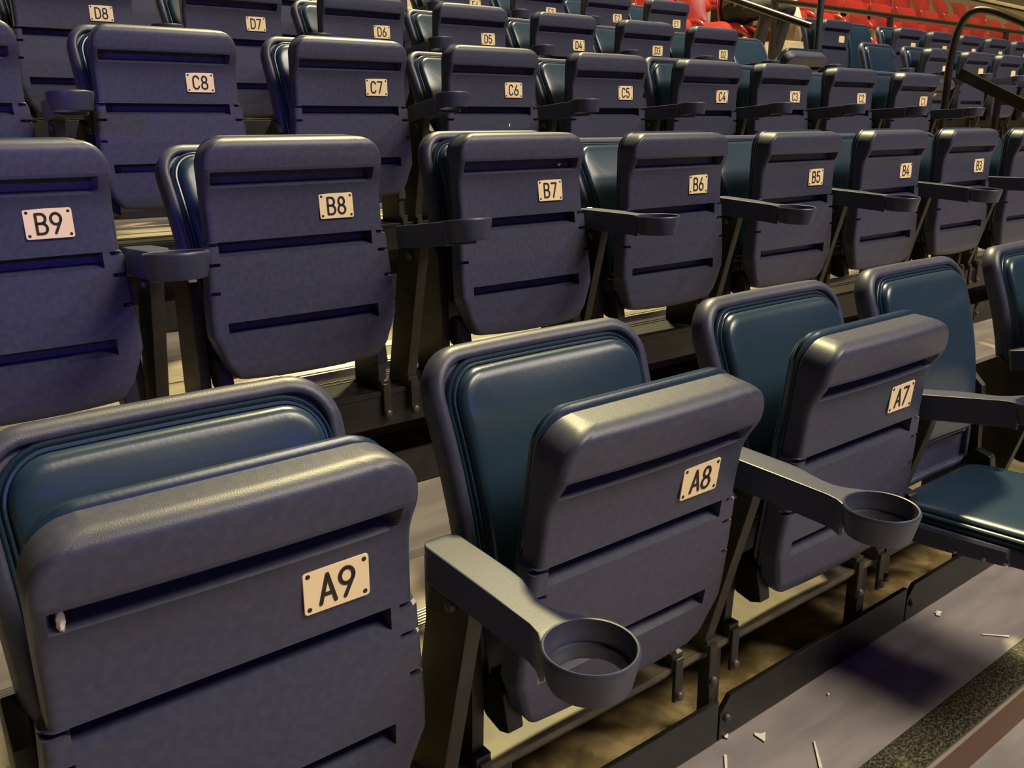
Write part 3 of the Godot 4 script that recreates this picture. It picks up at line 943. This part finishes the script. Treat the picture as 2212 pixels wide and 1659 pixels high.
# ------------------------------------------------------------------ the spectator
# smooth union of tapered capsules [a, b, ra, rb], meshed as surface nets
func net(s: Soup, bones: Array, cell: float, k: float) -> void:
	var lo := Vector3.ONE * 1e9
	var hi := -lo
	for b in bones:
		var r: float = maxf(b[2], b[3]) + k + cell * 2.0
		for e in [b[0], b[1]]:
			lo = lo.min(e - Vector3.ONE * r); hi = hi.max(e + Vector3.ONE * r)
	var n := Vector3i(((hi - lo) / cell).ceil()) + Vector3i.ONE
	var f := PackedFloat32Array(); f.resize(n.x * n.y * n.z); f.fill(1.0)
	for b in bones:
		var a: Vector3 = b[0]
		var ab: Vector3 = b[1] - a
		var l2 := maxf(ab.length_squared(), 1e-9)
		var r: float = maxf(b[2], b[3]) + k + cell * 2.0
		var p0 := Vector3i(((a.min(b[1]) - Vector3.ONE * r - lo) / cell).floor()).clamp(Vector3i.ZERO, n - Vector3i.ONE)
		var p1 := Vector3i(((a.max(b[1]) + Vector3.ONE * r - lo) / cell).ceil()).clamp(Vector3i.ZERO, n - Vector3i.ONE)
		for z in range(p0.z, p1.z + 1):
			for y in range(p0.y, p1.y + 1):
				var at := (z * n.y + y) * n.x
				for x in range(p0.x, p1.x + 1):
					var p := lo + Vector3(x, y, z) * cell - a
					var t := clampf(p.dot(ab) / l2, 0.0, 1.0)
					var d: float = (p - ab * t).length() - lerpf(b[2], b[3], t)
					var o := f[at + x]
					var h := clampf(0.5 + 0.5 * (o - d) / k, 0.0, 1.0)
					f[at + x] = lerpf(o, d, h) - k * h * (1.0 - h) if o < 0.99 else d
	var ids := {}
	var corners := [Vector3i(0, 0, 0), Vector3i(1, 0, 0), Vector3i(0, 1, 0), Vector3i(1, 1, 0), Vector3i(0, 0, 1), Vector3i(1, 0, 1), Vector3i(0, 1, 1), Vector3i(1, 1, 1)]
	var edges := [[0, 1], [2, 3], [4, 5], [6, 7], [0, 2], [1, 3], [4, 6], [5, 7], [0, 4], [1, 5], [2, 6], [3, 7]]
	var step := [1, n.x, n.x * n.y]
	for z in n.z - 1:
		for y in n.y - 1:
			for x in n.x - 1:
				var i := (z * n.y + y) * n.x + x
				var v := [f[i], f[i + 1], f[i + n.x], f[i + n.x + 1], f[i + step[2]], f[i + step[2] + 1], f[i + step[2] + n.x], f[i + step[2] + n.x + 1]]
				var inside := 0
				for q in v: if q < 0.0: inside += 1
				if inside == 0 or inside == 8: continue
				var c := Vector3.ZERO
				var m := 0
				for e in edges:
					var va: float = v[e[0]]; var vb: float = v[e[1]]
					if (va < 0.0) != (vb < 0.0):
						c += Vector3(corners[e[0]]).lerp(Vector3(corners[e[1]]), va / (va - vb)); m += 1
				ids[i] = lo + (Vector3(x, y, z) + c / m) * cell
	for i in ids:
		for ax in 3:
			var j: int = i + step[ax]
			if (f[i] < 0.0) == (f[j] < 0.0): continue
			var u: int = step[(ax + 1) % 3]; var w: int = step[(ax + 2) % 3]
			if not (ids.has(i - u) and ids.has(i - w) and ids.has(i - u - w)): continue
			if f[i] < 0.0: s.quad(ids[i - u - w], ids[i - w], ids[i], ids[i - u])
			else: s.quad(ids[i - u - w], ids[i - u], ids[i], ids[i - w])

func spectator() -> void:
	var o := base("person", Vector3(7.22, red_deck_y(0), red_deck_z(0) - RED_BACK + 0.02), "seated person in a grey-green shirt and dark trousers holding a white sheet, above the handrail", "person")
	var V := func(x: float, y: float, z: float) -> Vector3: return Vector3(x, y, z)
	var hip_y := 0.535
	var body := []
	var trousers := []
	var shirt := []
	var shoes := []
	for sx in [-1.0, 1.0]:
		var hip: Vector3 = V.call(sx * 0.09, hip_y, -0.03)
		var knee: Vector3 = V.call(sx * 0.15, 0.52, 0.42)
		var ankle: Vector3 = V.call(sx * 0.14, 0.09, 0.30)
		var toe: Vector3 = V.call(sx * 0.17, 0.035, 0.455)
		body.append_array([[hip, knee, 0.072, 0.052], [knee, ankle, 0.052, 0.036], [ankle, toe, 0.036, 0.026]])
		trousers.append_array([[hip, knee, 0.088, 0.066], [knee, V.call(sx * 0.14, 0.10, 0.30), 0.064, 0.056]])
		shoes.append_array([[V.call(sx * 0.14, 0.045, 0.27), toe, 0.045, 0.038]])
		var sh: Vector3 = V.call(sx * 0.185, 0.99, -0.12)
		var el: Vector3 = V.call(sx * 0.25, 0.74, 0.02)
		var wr: Vector3 = V.call(0.20 if sx > 0 else -0.10, 0.66, 0.27 if sx > 0 else 0.25)
		body.append_array([[sh, el, 0.045, 0.036], [el, wr, 0.036, 0.025]])
		shirt.append_array([[sh, sh.lerp(el, 0.75), 0.064, 0.056]])
	body.append_array([[V.call(-0.07, hip_y, -0.04), V.call(0.07, hip_y, -0.04), 0.10, 0.10], [V.call(0, 0.62, -0.07), V.call(0, 0.90, -0.12), 0.105, 0.115], [V.call(-0.12, 0.96, -0.12), V.call(0.12, 0.96, -0.12), 0.08, 0.08], [V.call(0, 1.0, -0.11), V.call(0, 1.12, -0.09), 0.052, 0.05]])
	# head, jaw, nose, brow, ears
	body.append_array([[V.call(0, 1.235, -0.085), V.call(0, 1.215, -0.05), 0.088, 0.078], [V.call(0, 1.165, -0.05), V.call(0, 1.155, -0.015), 0.055, 0.035], [V.call(0, 1.225, 0.022), V.call(0, 1.198, 0.043), 0.010, 0.014], [V.call(-0.03, 1.24, 0.018), V.call(0.03, 1.24, 0.018), 0.014, 0.014], [V.call(-0.082, 1.21, -0.07), V.call(-0.086, 1.24, -0.075), 0.014, 0.018], [V.call(0.082, 1.21, -0.07), V.call(0.086, 1.24, -0.075), 0.014, 0.018], [V.call(-0.02, 1.165, 0.012), V.call(0.02, 1.165, 0.012), 0.012, 0.012]])
	var s := Soup.new()
	net(s, body, 0.014, 0.03)
	for side in [[V.call(0.20, 0.66, 0.27), V.call(0.215, 0.645, 0.35), 1.0], [V.call(-0.10, 0.66, 0.25), V.call(-0.09, 0.635, 0.33), -1.0]]:
		var w: Vector3 = side[0]
		var d: Vector3 = (side[1] - w).normalized()
		var across := Vector3(0.9 * side[2], 0.1, -0.2).cross(d).cross(d).normalized()
		var hand := [[w, w + d * 0.08, 0.024, 0.026]]
		for k in 4:
			var root := w + d * 0.085 + across * (k - 1.5) * 0.019
			var l: float = [0.036, 0.042, 0.040, 0.030][k]
			var mid := root + d * l + Vector3(0, -0.012, 0)
			hand.append([root, mid, 0.0092, 0.0085])
			hand.append([mid, mid + d * 0.018 + Vector3(0, -0.024, 0), 0.0085, 0.0075])
		var th := w + d * 0.03 - across * 0.028
		hand.append([th, th + d * 0.045 - across * 0.012 + Vector3(0, -0.006, 0), 0.011, 0.009])
		net(s, hand, 0.0045, 0.006)
	part("body", s.commit(70), mat(Color8(190, 138, 112), 0.6), o)
	shirt.append_array([[V.call(0, 0.60, -0.06), V.call(0, 0.90, -0.12), 0.135, 0.135], [V.call(-0.13, 0.965, -0.12), V.call(0.13, 0.965, -0.12), 0.092, 0.092], [V.call(-0.06, 0.58, -0.05), V.call(0.06, 0.58, -0.05), 0.118, 0.118]])
	s = Soup.new(); net(s, shirt, 0.015, 0.03)
	part("shirt", s.commit(70), mat(Color8(104, 110, 96), 0.85), o)
	trousers.append([V.call(-0.07, hip_y, -0.04), V.call(0.07, hip_y, -0.04), 0.115, 0.115])
	s = Soup.new(); net(s, trousers, 0.015, 0.03)
	part("trousers", s.commit(70), mat(Color8(40, 42, 46), 0.85), o)
	s = Soup.new(); net(s, shoes, 0.012, 0.02)
	part("shoes", s.commit(70), mat(Color8(30, 28, 28), 0.6), o)
	s = Soup.new(); net(s, [[V.call(0, 1.262, -0.10), V.call(0, 1.275, -0.055), 0.086, 0.070], [V.call(0, 1.20, -0.13), V.call(0, 1.25, -0.12), 0.06, 0.08]], 0.012, 0.02)
	part("hair", s.commit(70), mat(Color8(44, 32, 24), 0.7), o)
	for sx in [-1.0, 1.0]:
		var e := Soup.new()
		net(e, [[V.call(sx * 0.031, 1.222, 0.019), V.call(sx * 0.032, 1.222, 0.0195), 0.010, 0.010]], 0.004, 0.004)
		part("eye", e.commit(70), mat(Color8(60, 45, 40), 0.3), o)
	s = Soup.new()
	s.box(Vector3.ZERO, Vector3(0.21, 0.28, 0.0015), 0.0004)
	var sheet := part(numbered("paper_sheet"), s.commit(), M.paper, self, Transform3D(Basis(Vector3.UP, 0.25) * Basis(Vector3.RIGHT, -0.35), o.position + Vector3(0.315, 0.565, 0.375)))
	tag(sheet, "white sheet of paper held by the seated person beside the steel pole", "paper")

# ------------------------------------------------------------------ litter
func scrap(outline: Array, at: Vector3, turn: float, label: String, thick := 0.0012, curl := 0.0) -> void:
	var s := Soup.new()
	var o := PackedVector2Array()
	for p in outline: o.append(Vector2(p[0], p[1]) * 0.001)
	s.prism(o, Transform3D(Basis(Vector3(1, 0, 0), Vector3(0, 0, -1), Vector3(0, 1, 0)), Vector3.ZERO), 0.0, thick, 0.0)
	var m := part(numbered("paper_scrap"), s.commit(), M.paper, self, Transform3D(Basis(Vector3.UP, turn) * Basis(Vector3.RIGHT, curl), at))
	tag(m, label, "litter", "paper scraps on the stand")

func litter() -> void:
	scrap([[-14, -12], [15, -3], [4, 4], [1, 15], [-6, 12]], Vector3(0, 0.0, 0) + on_deck(1645, 1590), 0.3, "triangular white paper scrap on the grey floor below chair A8's cup holder", 0.0015)
	scrap([[-38, -3], [38, -1], [38, 2], [-38, 3]], on_deck(1766, 1630), 0.75, "thin white paper strip on the grey floor, second from the left", 0.0012)
	scrap([[-22, -3], [22, -2], [22, 3], [-22, 2]], on_deck(1568, 1648), 0.70, "short white paper strip at the bottom edge, nearest chair A8", 0.0012)
	scrap([[-12, -8], [0, -6], [12, -9], [13, 4], [4, 2], [0, 9], [-3, 2], [-12, 3]], on_deck(2025, 1325), 0.4, "jagged white paper scrap on the grey floor beneath the lowered seat", 0.0015)
	scrap([[-30, -2], [28, -6], [31, -1], [-30, 2]], on_deck(2150, 1372), -0.75, "long pointed paper sliver on the floor against the speckled strip", 0.0015)
	scrap([[-7, -6], [7, -4], [5, 7], [-5, 5]], on_deck(2100, 1240), 0.2, "small crumpled white crumb on the floor by the far riser", 0.006)
	scrap([[-4, -3], [5, -2], [3, 3]], on_deck(1788, 1500), 0.0, "tiny white speck in the middle of the grey floor", 0.002)
	scrap([[-9, -4], [10, -3], [9, 4], [-8, 3]], on_deck(1569, 1590), 0.6, "small pale crumb on the floor against the black riser below chair A8", 0.003)
	var b := seat_at(1, 2.5)
	scrap([[-16, -7], [15, -6], [16, 7], [-15, 6]], b + Vector3(-0.004, 0.3865, 0.012), 0.9, "small white paper lying on the armrest between chairs B7 and B6", 0.001)

func fleck(id: String, at: Vector3, size: Vector3, label: String) -> void:
	var pan := by_id[id].get_node("seat_pan") as Node3D
	var s := Soup.new()
	var rings := []
	for k in 7:
		var a := PI * (k + 0.5) / 7.0
		var r := PackedVector3Array()
		for j in 10:
			var w := 1.0 + 0.25 * sin(j * 2.3 + k * 1.7)
			r.append(Vector3(sin(a) * cos(TAU * j / 10) * w, -cos(a), -sin(a) * sin(TAU * j / 10) * w) * size)
		rings.append(r)
	s.loft(rings)
	var o := part(numbered("white_fleck"), s.commit(80), M.paper, self, by_id[id].transform * pan.transform * Transform3D(Basis.IDENTITY, at))
	tag(o, label, "litter")

func bits() -> void:
	fleck("A9", Vector3(-0.166, 0.360, 0.058), Vector3(0.004, 0.011, 0.006), "small white wad stuck in the left end of chair A9's upper slot")
	fleck("B7", Vector3(0.118, 0.366, 0.055), Vector3(0.005, 0.004, 0.004), "white crumb in the upper slot of chair B7's seat")
	fleck("B4", Vector3(0.075, 0.415, 0.0785), Vector3(0.004, 0.007, 0.0015), "white fleck on the upper lip of chair B4's raised seat")
	fleck("C6", Vector3(0.06, 0.185, 0.057), Vector3(0.003, 0.006, 0.0015), "white fleck low on chair C6's raised seat")

func on_deck(u: float, v: float) -> Vector3:
	var cam := get_node("camera") as Camera3D
	var d := cam.transform.basis * Vector3((u - 1106.0) / 1850.4, -(v - 829.5) / 1850.4, -1.0)
	return cam.position + d * ((0.0 - cam.position.y) / d.y)
